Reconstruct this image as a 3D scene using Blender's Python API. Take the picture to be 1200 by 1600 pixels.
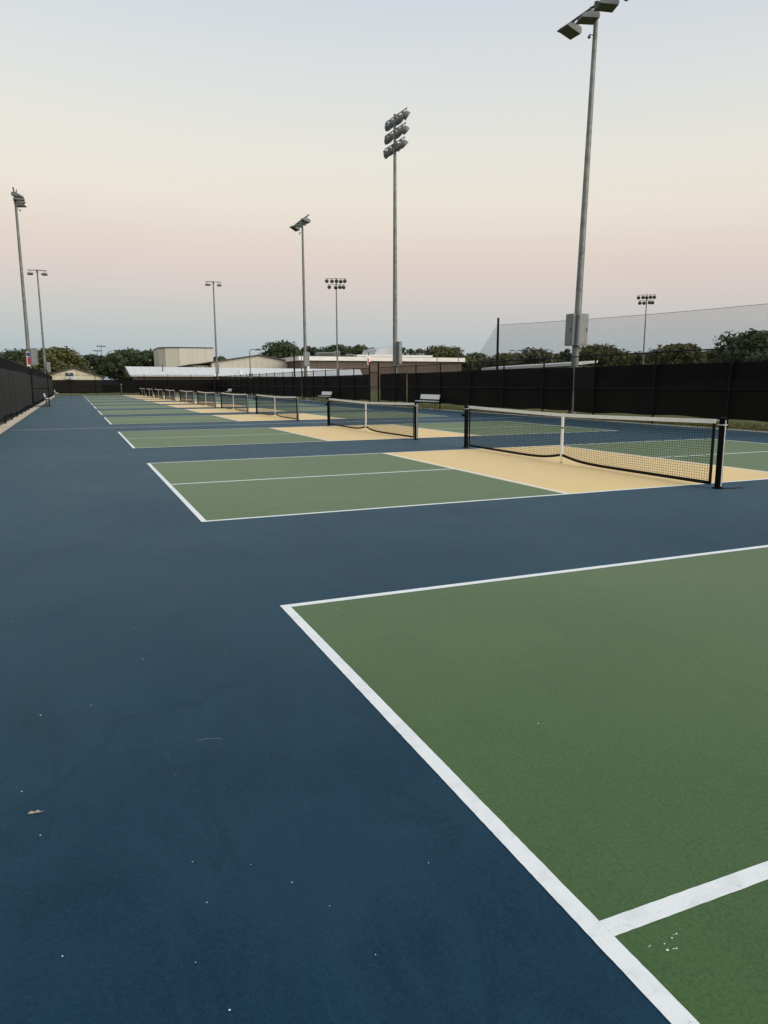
import bpy, bmesh, math, random
import numpy as np
from mathutils import Vector, Matrix
R = math.radians
random.seed(7); rng = np.random.default_rng(11)
scene = bpy.context.scene
for o in list(bpy.data.objects): bpy.data.objects.remove(o)
C = scene.collection

# ------------------------------------------------------------------ camera
cam = bpy.data.cameras.new('camera'); cam_o = bpy.data.objects.new('camera', cam); C.objects.link(cam_o)
cam.sensor_fit = 'VERTICAL'; cam.sensor_height = 36.0; cam.lens = 36.0*1132.36/1600
cam.clip_start = 0.05; cam.clip_end = 6000
yaw, pit, rol = 0.399523, -0.175968, -0.003856
fw = Vector((math.sin(yaw)*math.cos(pit), math.cos(yaw)*math.cos(pit), math.sin(pit)))
rt = Vector((math.cos(yaw), -math.sin(yaw), 0)); up = rt.cross(fw)
r2 = rt*math.cos(rol)+up*math.sin(rol); u2 = -rt*math.sin(rol)+up*math.cos(rol)
m = Matrix((r2, u2, -fw)).transposed().to_4x4(); m.translation = (-1.1153, 1.7879, 1.3958)
cam_o.matrix_world = m
scene.camera = cam_o

# ------------------------------------------------------------------ sky, sun, exposure
SUN_AZ, SUN_EL = R(150), R(30)          # clockwise from +Y: behind the camera, to its right
world = bpy.data.worlds.new('World'); scene.world = world; world.use_nodes = True
wn, wl = world.node_tree.nodes, world.node_tree.links
wn.clear()
def s2l(c):
    return tuple(((x/255)/12.92 if x/255 <= .04045 else (((x/255)+.055)/1.055)**2.4) for x in c)
out = wn.new('ShaderNodeOutputWorld'); bg = wn.new('ShaderNodeBackground')
tc = wn.new('ShaderNodeTexCoord')
asn = wn.new('ShaderNodeMath'); asn.operation = 'ARCSINE'
mr = wn.new('ShaderNodeMapRange'); mr.inputs['From Min'].default_value = R(0); mr.inputs['From Max'].default_value = R(90)
ramp = wn.new('ShaderNodeValToRGB'); ramp.color_ramp.interpolation = 'EASE'
# twilight arch opposite the sun: slate shadow, rose band, cream, then pale blue overhead
SKY = [(0.0,(154,177,191)),(2.0,(164,183,194)),(4.6,(185,189,193)),(7.0,(206,194,194)),(9.4,(218,202,195)),
       (12.6,(228,219,206)),(16,(226,222,213)),(20,(217,219,217)),(25.5,(205,210,218)),(45,(186,200,218)),(90,(178,194,216))]
cr = ramp.color_ramp
while len(cr.elements) < len(SKY): cr.elements.new(0.5)
for e, (d, c) in zip(cr.elements, SKY): e.position = d/90; e.color = (*s2l(c), 1)
cr.interpolation = 'LINEAR'
sky = wn.new('ShaderNodeTexSky'); sky.sky_type = 'NISHITA'; sky.sun_disc = False
sky.sun_elevation = R(1.5); sky.sun_rotation = SUN_AZ; sky.altitude = 100
nis = wn.new('ShaderNodeVectorMath'); nis.operation = 'SCALE'; nis.inputs['Scale'].default_value = 0.05
addn = wn.new('ShaderNodeVectorMath'); addn.operation = 'ADD'
tl = wn.new('ShaderNodeVectorMath'); tl.operation = 'DOT_PRODUCT'
tl.inputs[1].default_value = Vector((.026, -.012, 1.0)).normalized()
wl.new(tc.outputs['Generated'], tl.inputs[0]); wl.new(tl.outputs['Value'], asn.inputs[0]); wl.new(asn.outputs[0], mr.inputs['Value'])
wl.new(mr.outputs[0], ramp.inputs[0]); wl.new(ramp.outputs[0], addn.inputs[0])
wl.new(sky.outputs[0], nis.inputs[0]); wl.new(nis.outputs[0], addn.inputs[1])
wl.new(addn.outputs[0], bg.inputs['Color']); bg.inputs['Strength'].default_value = 1.0
wl.new(bg.outputs[0], out.inputs['Surface'])
sun = bpy.data.lights.new('sun', 'SUN'); sun_o = bpy.data.objects.new('sun', sun); C.objects.link(sun_o)
sun.energy = 2.4; sun.angle = R(60); sun.color = (1.0, 0.93, 0.82)
sd = Vector((math.sin(SUN_AZ)*math.cos(SUN_EL), math.cos(SUN_AZ)*math.cos(SUN_EL), math.sin(SUN_EL)))
sun_o.rotation_euler = sd.to_track_quat('Z', 'Y').to_euler(); sun_o.location = sd*50
scene.view_settings.view_transform = 'Standard'; scene.view_settings.look = 'None'
scene.view_settings.exposure = 0.0; scene.view_settings.gamma = 1.0; scene.view_settings.use_curve_mapping = False
scene.render.engine = 'CYCLES'
scene.cycles.max_bounces = 8; scene.cycles.transparent_max_bounces = 24
scene.render.resolution_x, scene.render.resolution_y = 768, 1024

# ------------------------------------------------------------------ helpers
def tag(o, label=None, cat=None, group=None, kind=None):
    if label: o['label'] = label
    if cat: o['category'] = cat
    if group: o['group'] = group
    if kind: o['kind'] = kind
    return o
def thing(name, loc=(0,0,0), rz=0, label=None, cat=None, group=None, kind=None):
    o = bpy.data.objects.new(name, None); C.objects.link(o); o.empty_display_size = .2
    o.location = loc; o.rotation_euler = (0, 0, rz)
    return tag(o, label, cat, group, kind)
def link_mesh(name, me, parent=None, loc=None, rot=None):
    o = bpy.data.objects.new(name, me); C.objects.link(o)
    if parent: o.parent = parent
    if loc is not None: o.location = loc
    if rot is not None: o.rotation_euler = rot
    return o
def copy_tree(o, parent=None):
    kids = list(o.children)
    c = o.copy(); C.objects.link(c); c.parent = parent
    for k in kids: copy_tree(k, c)
    return c
class MB:
    def __init__(s): s.v = []; s.f = []; s.m = []; s.mi = 0
    def add(s, vs, fs):
        b = len(s.v); s.v += [tuple(p) for p in vs]
        for q in fs: s.f.append(tuple(b+i for i in q)); s.m.append(s.mi)
        return s
    def box(s, x0, x1, y0, y1, z0, z1, M=None, bev=0):
        if bev:
            b = bev; P = [(x0+b,y0),(x1-b,y0),(x1,y0+b),(x1,y1-b),(x1-b,y1),(x0+b,y1),(x0,y1-b),(x0,y0+b)]
            I = [(x0+b,y0+b),(x1-b,y0+b),(x1-b,y0+b),(x1-b,y1-b),(x1-b,y1-b),(x0+b,y1-b),(x0+b,y1-b),(x0+b,y0+b)]
            v = [(*p,z0) for p in P]+[(*p,z1-b) for p in P]+[(*p,z1) for p in I]
            f = [tuple(range(7,-1,-1))]+[(i,(i+1)%8,8+(i+1)%8,8+i) for i in range(8)]
            f += [(8+i,8+(i+1)%8,16+(i+1)%8,16+i) for i in range(8)]+[(16,18,20,22)]
        else:
            v = [(x0,y0,z0),(x1,y0,z0),(x1,y1,z0),(x0,y1,z0),(x0,y0,z1),(x1,y0,z1),(x1,y1,z1),(x0,y1,z1)]
            f = [(0,3,2,1),(4,5,6,7),(0,1,5,4),(1,2,6,5),(2,3,7,6),(3,0,4,7)]
        if M is not None: v = [tuple(M @ Vector(p)) for p in v]
        return s.add(v, f)
    def tube(s, a, b, r0, r1=None, n=8, caps=True):
        a, b = Vector(a), Vector(b); r1 = r0 if r1 is None else r1
        q = (b-a).to_track_quat('Z', 'Y'); v = []
        for p, r in ((a, r0), (b, r1)):
            for i in range(n):
                t = 2*math.pi*(i+.5)/n; v.append(p + q @ Vector((r*math.cos(t), r*math.sin(t), 0)))
        f = [(i, (i+1)%n, n+(i+1)%n, n+i) for i in range(n)]
        if caps: f += [tuple(range(n-1,-1,-1)), tuple(range(n, 2*n))]
        return s.add(v, f)
    def path(s, pts, r, n=6):
        for a, b in zip(pts, pts[1:]): s.tube(a, b, r, n=n)
        return s
    def lathe(s, prof, M=None, n=14):
        v = []; f = []
        for (r, z) in prof:
            for i in range(n):
                t = 2*math.pi*i/n; v.append((r*math.cos(t), r*math.sin(t), z))
        for k in range(len(prof)-1):
            for i in range(n): f.append((k*n+i, k*n+(i+1)%n, (k+1)*n+(i+1)%n, (k+1)*n+i))
        f.append(tuple(range(n-1,-1,-1))); f.append(tuple(range((len(prof)-1)*n, len(prof)*n)))
        if M is not None: v = [tuple(M @ Vector(p)) for p in v]
        return s.add(v, f)
    def extrude(s, poly, axis, a, b):
        n = len(poly)
        def put(p, t): return {'x': (t, p[0], p[1]), 'y': (p[0], t, p[1]), 'z': (p[0], p[1], t)}[axis]
        v = [put(p, a) for p in poly]+[put(p, b) for p in poly]
        f = [tuple(range(n-1,-1,-1)), tuple(range(n, 2*n))]+[(i,(i+1)%n,n+(i+1)%n,n+i) for i in range(n)]
        return s.add(v, f)
    def quad(s, a, b, c, d): return s.add([a,b,c,d], [(0,1,2,3)])
    def mesh(s, name, mats, smooth=False):
        me = bpy.data.meshes.new(name); me.from_pydata(s.v, [], s.f)
        mats = mats if isinstance(mats, (list, tuple)) else [mats]
        for mt in mats: me.materials.append(mt)
        if len(mats) > 1: me.polygons.foreach_set('material_index', s.m)
        bm = bmesh.new(); bm.from_mesh(me); bmesh.ops.recalc_face_normals(bm, faces=bm.faces); bm.to_mesh(me); bm.free()
        if smooth:
            me.polygons.foreach_set('use_smooth', [True]*len(me.polygons))
            try: me.set_sharp_from_angle(angle=R(40))
            except Exception: pass
        me.update(); return me
    def build(s, name, mats, parent=None, smooth=False, loc=None, rot=None):
        return link_mesh(name, s.mesh(name, mats, smooth), parent, loc, rot)

# ------------------------------------------------------------------ materials
def mat(name, col, rough=.6, spec=.5, metal=0):
    m = bpy.data.materials.new(name); m.use_nodes = True
    b = m.node_tree.nodes['Principled BSDF']
    b.inputs['Base Color'].default_value = (*col, 1); b.inputs['Roughness'].default_value = rough
    b.inputs['Specular IOR Level'].default_value = spec; b.inputs['Metallic'].default_value = metal
    return m
def nodes(m): return m.node_tree.nodes, m.node_tree.links, m.node_tree.nodes['Principled BSDF']
def coord(m, kind='Object', scale=None):
    n, l, b = nodes(m); t = n.new('ShaderNodeTexCoord'); o = t.outputs[kind]
    if kind == 'Position': pass
    if scale:
        mp = n.new('ShaderNodeMapping'); mp.inputs['Scale'].default_value = scale; l.new(o, mp.inputs[0]); o = mp.outputs[0]
    return o
def position(m):
    n, l, b = nodes(m); g = n.new('ShaderNodeNewGeometry'); return g.outputs['Position']
def noise(m, vec, scale, detail=4, rough=.6, dist=0):
    n, l, b = nodes(m); t = n.new('ShaderNodeTexNoise'); t.inputs['Scale'].default_value = scale
    t.inputs['Detail'].default_value = detail; t.inputs['Roughness'].default_value = rough; t.inputs['Distortion'].default_value = dist
    l.new(vec, t.inputs['Vector']); return t.outputs['Fac']
def rampf(m, fac, stops, interp='LINEAR'):
    n, l, b = nodes(m); r = n.new('ShaderNodeValToRGB'); r.color_ramp.interpolation = interp
    while len(r.color_ramp.elements) < len(stops): r.color_ramp.elements.new(.5)
    for e, (p, c) in zip(r.color_ramp.elements, stops):
        e.position = p; e.color = (*c, 1) if isinstance(c, tuple) else (c, c, c, 1)
    l.new(fac, r.inputs[0]); return r.outputs[0]
def mix(m, a, b2, fac, mode='MIX'):
    n, l, b = nodes(m); x = n.new('ShaderNodeMix'); x.data_type = 'RGBA'; x.blend_type = mode
    for sock, val in ((6, a), (7, b2)):
        if hasattr(val, 'is_output'): l.new(val, x.inputs[sock])
        else: x.inputs[sock].default_value = (*val, 1)
    if hasattr(fac, 'is_output'): l.new(fac, x.inputs[0])
    else: x.inputs[0].default_value = fac
    return x.outputs[2]
def bump(m, h, strength=.3, dist=.01):
    n, l, b = nodes(m); x = n.new('ShaderNodeBump'); x.inputs['Strength'].default_value = strength; x.inputs['Distance'].default_value = dist
    l.new(h, x.inputs['Height']); l.new(x.outputs[0], b.inputs['Normal'])
def setcol(m, s): n, l, b = nodes(m); l.new(s, b.inputs['Base Color'])
def setrough(m, s): n, l, b = nodes(m); l.new(s, b.inputs['Roughness'])

def court_paint(name, col, faded, dark, rough=.55, spec=.06, vary=1.0, sheen=.25, tint=(1,1,1)):
    """acrylic sand paint: fine grain, worn cloudy patches, drag streaks and scuffs"""
    m = mat(name, col, rough, spec); p = position(m); n, l, b = nodes(m)
    b.inputs['Sheen Weight'].default_value = sheen; b.inputs['Sheen Roughness'].default_value = .52; b.inputs['Sheen Tint'].default_value = (*tint, 1)
    mp = n.new('ShaderNodeMapping'); mp.inputs['Scale'].default_value = (1.0, .45, 1); mp.inputs['Rotation'].default_value = (0,0,R(35)); l.new(p, mp.inputs[0])
    big = noise(m, p, .55, 5, .62, .3); mid = noise(m, mp.outputs[0], 3.2, 6, .7, .8); fine = noise(m, p, 210, 3, .7); grit = noise(m, p, 46, 5, .75)
    c = mix(m, col, faded, rampf(m, big, [(.36,0.0),(.68,.75*vary)]))
    c = mix(m, c, dark, rampf(m, mid, [(.30,.55*vary),(.52,0.0)]))
    mp2 = n.new('ShaderNodeMapping'); mp2.inputs['Scale'].default_value = (14, 1.1, 1); mp2.inputs['Rotation'].default_value = (0,0,R(-62)); l.new(p, mp2.inputs[0])
    st = noise(m, mp2.outputs[0], 1.0, 5, .7, .6)
    msk = noise(m, p, .9, 3, .5)
    stm = n.new('ShaderNodeMath'); stm.operation = 'MULTIPLY'
    l.new(rampf(m, st, [(.60,0.0),(.74,.50*vary)]), stm.inputs[0]); l.new(rampf(m, msk, [(.48,0.0),(.62,1.0)]), stm.inputs[1])
    c = mix(m, c, tuple(min(1, x*1.5+.018) for x in faded), stm.outputs[0])
    c = mix(m, c, tuple(min(1, x*1.9+.01) for x in col), rampf(m, fine, [(.54,0.0),(.72,.40)]))
    c = mix(m, c, tuple(x*.55 for x in col), rampf(m, fine, [(.28,.55),(.46,0.0)]))
    c = mix(m, c, faded, rampf(m, grit, [(.52,0.0),(.72,.45*vary)]))
    gr = noise(m, p, 70, 10, .88)
    c = mix(m, c, rampf(m, gr, [(.36,.60),(.50,1.0)]), 1.0, 'MULTIPLY')
    c = mix(m, c, tuple(min(1, x*1.45+.012) for x in col), rampf(m, gr, [(.50,0.0),(.66,.55)]))
    vo = n.new('ShaderNodeTexVoronoi'); vo.feature = 'DISTANCE_TO_EDGE'; vo.inputs['Scale'].default_value = .11; vo.inputs['Randomness'].default_value = 1
    dj = n.new('ShaderNodeVectorMath'); dj.operation = 'ADD'
    nz_ = n.new('ShaderNodeTexNoise'); nz_.inputs['Scale'].default_value = 1.3; nz_.inputs['Detail'].default_value = 6; l.new(p, nz_.inputs['Vector'])
    l.new(p, dj.inputs[0]); l.new(nz_.outputs['Color'], dj.inputs[1]); l.new(dj.outputs[0], vo.inputs['Vector'])
    c = mix(m, c, dark, rampf(m, vo.outputs['Distance'], [(.0,.30),(.0035,0.0)]))
    setcol(m, c)
    setrough(m, rampf(m, mid, [(.3, rough-.05),(.7, rough+.08)]))
    bump(m, fine, .35, .0025)
    return m
M_blue = court_paint('blue acrylic court paint', (.0020,.0245,.0515), (.014,.046,.074), (.0008,.0155,.0365), spec=.03, sheen=.10, tint=(.60,.92,1), vary=1.25)
M_green = court_paint('green acrylic court paint', (.041,.098,.027), (.066,.120,.042), (.030,.078,.020), spec=.03, vary=1.0, sheen=.175, tint=(.92,.97,.84))
M_tan = court_paint('tan acrylic court paint', (.77,.535,.235), (.80,.57,.27), (.67,.45,.185), spec=.05, vary=.6, sheen=.08)
def line_paint(name='white court line paint', dirt=.8):
    m = mat(name, (.79,.805,.78), .6, .3); p = position(m)
    c = mix(m, (.79,.805,.78), (.56,.58,.57), rampf(m, noise(m, p, 9, 6, .72, .5), [(.46,0.0),(.72,dirt*.7)]))
    c = mix(m, c, (.52,.54,.55), rampf(m, noise(m, p, 260, 2, .6), [(.60,0.0),(.74,.45)]))
    c = mix(m, c, (.45,.46,.46), rampf(m, noise(m, p, 33, 3, .6, 1.6), [(.64,0.0),(.70,.45)]))
    setcol(m, c); bump(m, noise(m, p, 300, 2), .3, .002); return m
M_line = line_paint()
M_oldline = mat('faded white line paint', (.42,.45,.47), .65, .3)
setcol(M_oldline, mix(M_oldline, (.68,.70,.70), (.38,.42,.45), rampf(M_oldline, noise(M_oldline, position(M_oldline), 2.2, 6, .7), [(.42,0.0),(.66,.8)])))
M_conc = mat('tan concrete', (.42,.34,.24), .85, .2)
setcol(M_conc, mix(M_conc, (.60,.50,.37), (.40,.33,.24), rampf(M_conc, noise(M_conc, position(M_conc), 1.6, 6, .7), [(.4,0.0),(.7,.9)])))
bump(M_conc, noise(M_conc, position(M_conc), 40, 4), .4, .01)
M_edge = mat('pale concrete edge', (.62,.61,.57), .8, .2)
setcol(M_edge, mix(M_edge, (.64,.63,.59), (.40,.39,.35), rampf(M_edge, noise(M_edge, position(M_edge), 2.5, 5, .7), [(.4,0.0),(.7,.8)])))
M_grass = mat('mown grass', (.10,.11,.035), .9, .1)
_p = position(M_grass)
_c = mix(M_grass, (.090,.105,.032), (.17,.145,.06), rampf(M_grass, noise(M_grass, _p, .35, 6, .65), [(.35,0.0),(.65,1.0)]))
_c = mix(M_grass, _c, (.05,.065,.02), rampf(M_grass, noise(M_grass, _p, 6, 5, .7), [(.35,.7),(.55,0.0)]))
setcol(M_grass, _c); bump(M_grass, noise(M_grass, _p, 18, 5, .7), .8, .06)
M_blade = mat('grass blades', (.13,.135,.045), .7, .2)
_g = M_blade.node_tree.nodes.new('ShaderNodeNewGeometry')
setcol(M_blade, rampf(M_blade, _g.outputs['Random Per Island'], [(0.0,(.085,.11,.03)),(.55,(.15,.15,.05)),(1.0,(.26,.22,.11))]))
def galv(name, a=(.215,.23,.22), b=(.125,.135,.13)):
    m = mat(name, a, .5, .5, .35); p = coord(m)
    c = mix(m, a, b, rampf(m, noise(m, p, 1.7, 6, .75, .6), [(.40,0.0),(.62,1.0)]))
    mp = coord(m, 'Object', (9, 9, .45)); c = mix(m, c, (.31,.32,.30), rampf(m, noise(m, mp, 1.5, 5, .7), [(.58,0.0),(.72,.7)]))
    setcol(m, c); setrough(m, rampf(m, noise(m, p, 6, 3), [(.3,.4),(.7,.62)])); return m
M_galv = galv('galvanised steel')
M_box = galv('grey painted cabinet', (.20,.22,.22), (.17,.185,.185))
M_dkmetal = mat('dark bronze fixture metal', (.045,.048,.048), .45, .5)
M_greyfix = mat('grey fixture housing', (.15,.162,.165), .45, .4)
M_lens = mat('lamp lens glass', (.10,.10,.075), .15, .5)
M_alu = mat('brushed aluminium plank', (.66,.68,.68), .42, .5, .35)
setcol(M_alu, mix(M_alu, (.70,.72,.72), (.52,.54,.54), rampf(M_alu, noise(M_alu, coord(M_alu,'Object',(2,30,30)), 1, 4), [(.4,0.0),(.7,.7)])))
M_black = mat('black powder coated steel', (.003,.003,.0033), .5, .05)
M_rail = mat('black vinyl fence steel', (.004,.004,.0042), .5, .15)
M_wire = mat('black vinyl chain link', (.006,.006,.006), .55, .15)
def screen_mat(name, ca, cb):
    m = mat(name, ca, .6, .10); p = position(m)
    setcol(m, mix(m, ca, cb, rampf(m, noise(m, p, .8, 5, .7), [(.4,0.0),(.7,1.0)])))
    n, l, b = nodes(m); b.inputs['Sheen Weight'].default_value = .02; b.inputs['Sheen Roughness'].default_value = .5
    bump(m, noise(m, p, 5, 4, .6), .25, .03)
    tr = n.new('ShaderNodeBsdfTransparent'); mx = n.new('ShaderNodeMixShader'); mx.inputs[0].default_value = .02
    o = n['Material Output']; l.new(b.outputs[0], mx.inputs[1]); l.new(tr.outputs[0], mx.inputs[2]); l.new(mx.outputs[0], o.inputs['Surface'])
    return m
M_screen = screen_mat('black woven windscreen', (.0028,.0027,.0026), (.0065,.006,.0055))
M_screen_lit = screen_mat('painted-lit woven windscreen', (.0028,.0028,.0027), (.0075,.0075,.0072))  # same black fabric, paler: the glow on the left fence is painted in
M_band = mat('white vinyl net band', (.80,.80,.78), .5, .4)
setcol(M_band, mix(M_band, (.82,.82,.80), (.60,.60,.57), rampf(M_band, noise(M_band, coord(M_band,'Object',(1,3,14)), 2.2, 6, .7), [(.45,0.0),(.72,.8)])))
M_strap = mat('white nylon strap', (.80,.80,.79), .6, .3)
M_twine = mat('black net twine', (.005,.005,.005), .7, .1)
M_tape = mat('black vinyl tape', (.004,.004,.004), .5, .15)
M_rope = mat('white rope', (.7,.7,.68), .7, .2)
M_brass = mat('anchor metal', (.25,.20,.14), .5, .4)
M_bnet = mat('ballfield net twine', (.010,.012,.013), .8, .1)
M_white = mat('white speck', (.72,.74,.74), .8, .2)
M_leaf_dry = mat('dry leaf', (.40,.31,.22), .7, .2)
M_twig = mat('pale dry stem', (.17,.18,.17), .8, .1)
M_red = mat('red sign paint', (.42,.03,.025), .5, .3)
M_signblue = mat('blue sign paint', (.02,.04,.22), .5, .3)
M_signwhite = mat('white sign paint', (.8,.8,.8), .5, .3)

def ribbed(name, col, dark, period, axis='X', rough=.55):
    m = mat(name, col, rough, .35); p = position(m); n, l, b = nodes(m)
    w = n.new('ShaderNodeTexWave'); w.bands_direction = axis; w.inputs['Scale'].default_value = 2*math.pi/period/20; w.wave_profile = 'SAW'
    l.new(p, w.inputs['Vector'])
    c = mix(m, col, dark, rampf(m, noise(m, p, .5, 6, .7), [(.40,0.0),(.70,.8)]))
    c = mix(m, c, tuple(x*.85 for x in dark), rampf(m, w.outputs['Fac'], [(.80,0.0),(.97,.5)]))
    setcol(m, c); bump(m, w.outputs['Fac'], .5, .04); return m
M_beige = ribbed('beige metal siding', (.57,.545,.45), (.51,.48,.39), .45)
M_beige2 = ribbed('beige tower panels', (.55,.53,.445), (.51,.49,.405), 3.0)
M_whroof = ribbed('white metal roofing', (.60,.61,.59), (.53,.54,.525), 1.2)
M_whroof2 = ribbed('white metal roofing along', (.74,.75,.73), (.58,.59,.58), .6, 'Y')
M_monitor = ribbed('pale translucent panels', (.46,.48,.48), (.34,.36,.36), .7)
M_fascia = mat('white fascia paint', (.76,.75,.71), .6, .3)
setcol(M_fascia, mix(M_fascia, (.78,.77,.73), (.60,.58,.54), rampf(M_fascia, noise(M_fascia, coord(M_fascia,'Object',(1,1,3)), .6, 6, .7), [(.45,0.0),(.72,.8)])))
M_brown = ribbed('brown wall', (.115,.082,.062), (.090,.064,.049), .8)
M_cream = mat('cream stucco', (.66,.62,.47), .8, .2)
setcol(M_cream, mix(M_cream, (.68,.64,.49), (.54,.50,.38), rampf(M_cream, noise(M_cream, position(M_cream), .9, 6, .7), [(.4,0.0),(.7,.8)])))
M_shingle = mat('dark roof shingle', (.065,.058,.052), .85, .2)
setcol(M_shingle, mix(M_shingle, (.07,.062,.055), (.10,.09,.08), noise(M_shingle, position(M_shingle), 3, 5, .7)))
M_trim = mat('dark metal trim', (.06,.055,.05), .5, .4)
M_glass = mat('window glass', (.05,.06,.07), .08, .7)
M_bark = mat('tree bark', (.075,.06,.045), .9, .1)
bump(M_bark, noise(M_bark, coord(M_bark,'Object',(8,8,2)), 3, 4), .6, .05)
def foliage(name, a, b_, c_):
    m = mat(name, a, .65, .25); n, l, b = nodes(m); g = n.new('ShaderNodeNewGeometry')
    rr = rampf(m, g.outputs['Random Per Island'], [(0.0, a), (.55, b_), (1.0, c_)])
    cl = noise(m, coord(m), .45, 3, .6)
    setcol(m, mix(m, rr, tuple(x*1.75 for x in c_), rampf(m, cl, [(.44,0.0),(.62,.65)])))
    b.inputs['Subsurface Weight'].default_value = 0
    t = n.new('ShaderNodeBsdfTranslucent'); l.new(rr, t.inputs['Color']); mx = n.new('ShaderNodeMixShader'); mx.inputs[0].default_value = .18
    l.new(b.outputs[0], mx.inputs[1]); l.new(t.outputs[0], mx.inputs[2]); l.new(mx.outputs[0], n['Material Output'].inputs['Surface'])
    return m
FOL = [foliage('dark oak leaves', (.026,.040,.018), (.042,.062,.024), (.066,.086,.036)),
       foliage('olive leaves', (.040,.046,.016), (.068,.074,.024), (.100,.100,.036)),
       foliage('pine needles', (.024,.038,.022), (.040,.058,.032), (.060,.080,.044)),
       foliage('pale bushy leaves', (.045,.055,.026), (.070,.082,.040), (.105,.110,.062))]

# ------------------------------------------------------------------ ground and courts
g = MB(); g.quad((-1500,-600,-.06),(1500,-600,-.06),(1500,2400,-.06),(-1500,2400,-.06))
tag(g.build('ground', M_grass), 'mown grass ground around the courts', 'ground', kind='structure')
XL, XR, YB = -3.12, 16.62, 104.0
g = MB(); g.box(XL, XR, -6, YB, -.15, 0)
tag(g.build('court_surface', M_blue), 'large blue acrylic court surface', 'court', kind='structure')
g = MB(); g.box(XL-.55, XL, -6, YB, -.15, .012)
tag(g.build('concrete_kerb', M_conc), 'tan concrete strip along the left fence', 'kerb', kind='structure')
g = MB(); g.box(XR, XR+.10, -6, YB, -.15, .018)
tag(g.build('concrete_edge', M_edge), 'pale concrete edge along the right fence', 'kerb', kind='structure')
LW = .058; W = 13.411; KN = 4.572
COURTS = [.044, 9.235, 18.60, 29.08, 37.83, 46.65, 55.42, 65.8, 75.0, 84.4, 93.7]
CL = 6.10
def sheet(name, x0, x1, y0, y1, z, m, parent, wob=0):
    b = MB()
    if wob:
        n = max(2, int(max(x1-x0, y1-y0)/.02)); n = min(n, 340)
        longx = (x1-x0) > (y1-y0); v = []
        for i in range(n+1):
            t = i/n
            if longx: x = x0+(x1-x0)*t; v += [(x, y0+random.uniform(-wob,wob), z), (x, y1+random.uniform(-wob,wob), z)]
            else: y = y0+(y1-y0)*t; v += [(x0+random.uniform(-wob,wob), y, z), (x1+random.uniform(-wob,wob), y, z)]
        b.add(v, [(2*i,2*i+1,2*i+3,2*i+2) for i in range(n)])
    else: b.quad((x0,y0,z),(x1,y0,z),(x1,y1,z),(x0,y1,z))
    return b.build(name, m, parent)
ORD = ['nearest','second','third','fourth','fifth','sixth','seventh','eighth','ninth','tenth','eleventh']
for i, y in enumerate(COURTS):
    c = thing('pickleball_court', (0,y,0), 0, f'{ORD[i]} painted green and tan pickleball court counting from the camera', 'court', 'painted pickleball courts', 'structure')
    zg, zl = (.0012, .0024) if i < 2 else (.004, .008)
    wb = .0007 if i < 2 else 0
    sheet('green_service_area', LW/2, KN-LW/2, LW/2, CL-LW/2, zg, M_green, c)
    sheet('green_service_area', W-KN+LW/2, W-LW/2, LW/2, CL-LW/2, zg, M_green, c)
    sheet('tan_kitchen', KN-LW/2, W-KN+LW/2, LW/2, CL-LW/2, zg, M_tan, c)
    for x in (0, W-LW): sheet('baseline', x, x+LW, LW, CL-LW, zl, M_line, c, wb)
    for yy in (0, CL-LW): sheet('sideline', 0, W, yy, yy+LW, zl, M_line, c, wb)
    for x in (KN, W-KN-LW): sheet('kitchen_line', x, x+LW, LW, CL-LW, zl, M_line, c)
    for x0, x1 in ((LW, KN), (W-KN, W-LW)): sheet('centre_line', x0, x1, CL/2-LW/2, CL/2+LW/2, zl, M_line, c, wb)
for y in (26.95, 64.0):
    o = sheet('old_court_line', XL+.15, XR-.2, y, y+.085, .006, M_oldline, None)
    tag(o, 'faded white line across the blue surface between two groups of courts', 'line', 'faded cross lines', 'structure')

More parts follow.
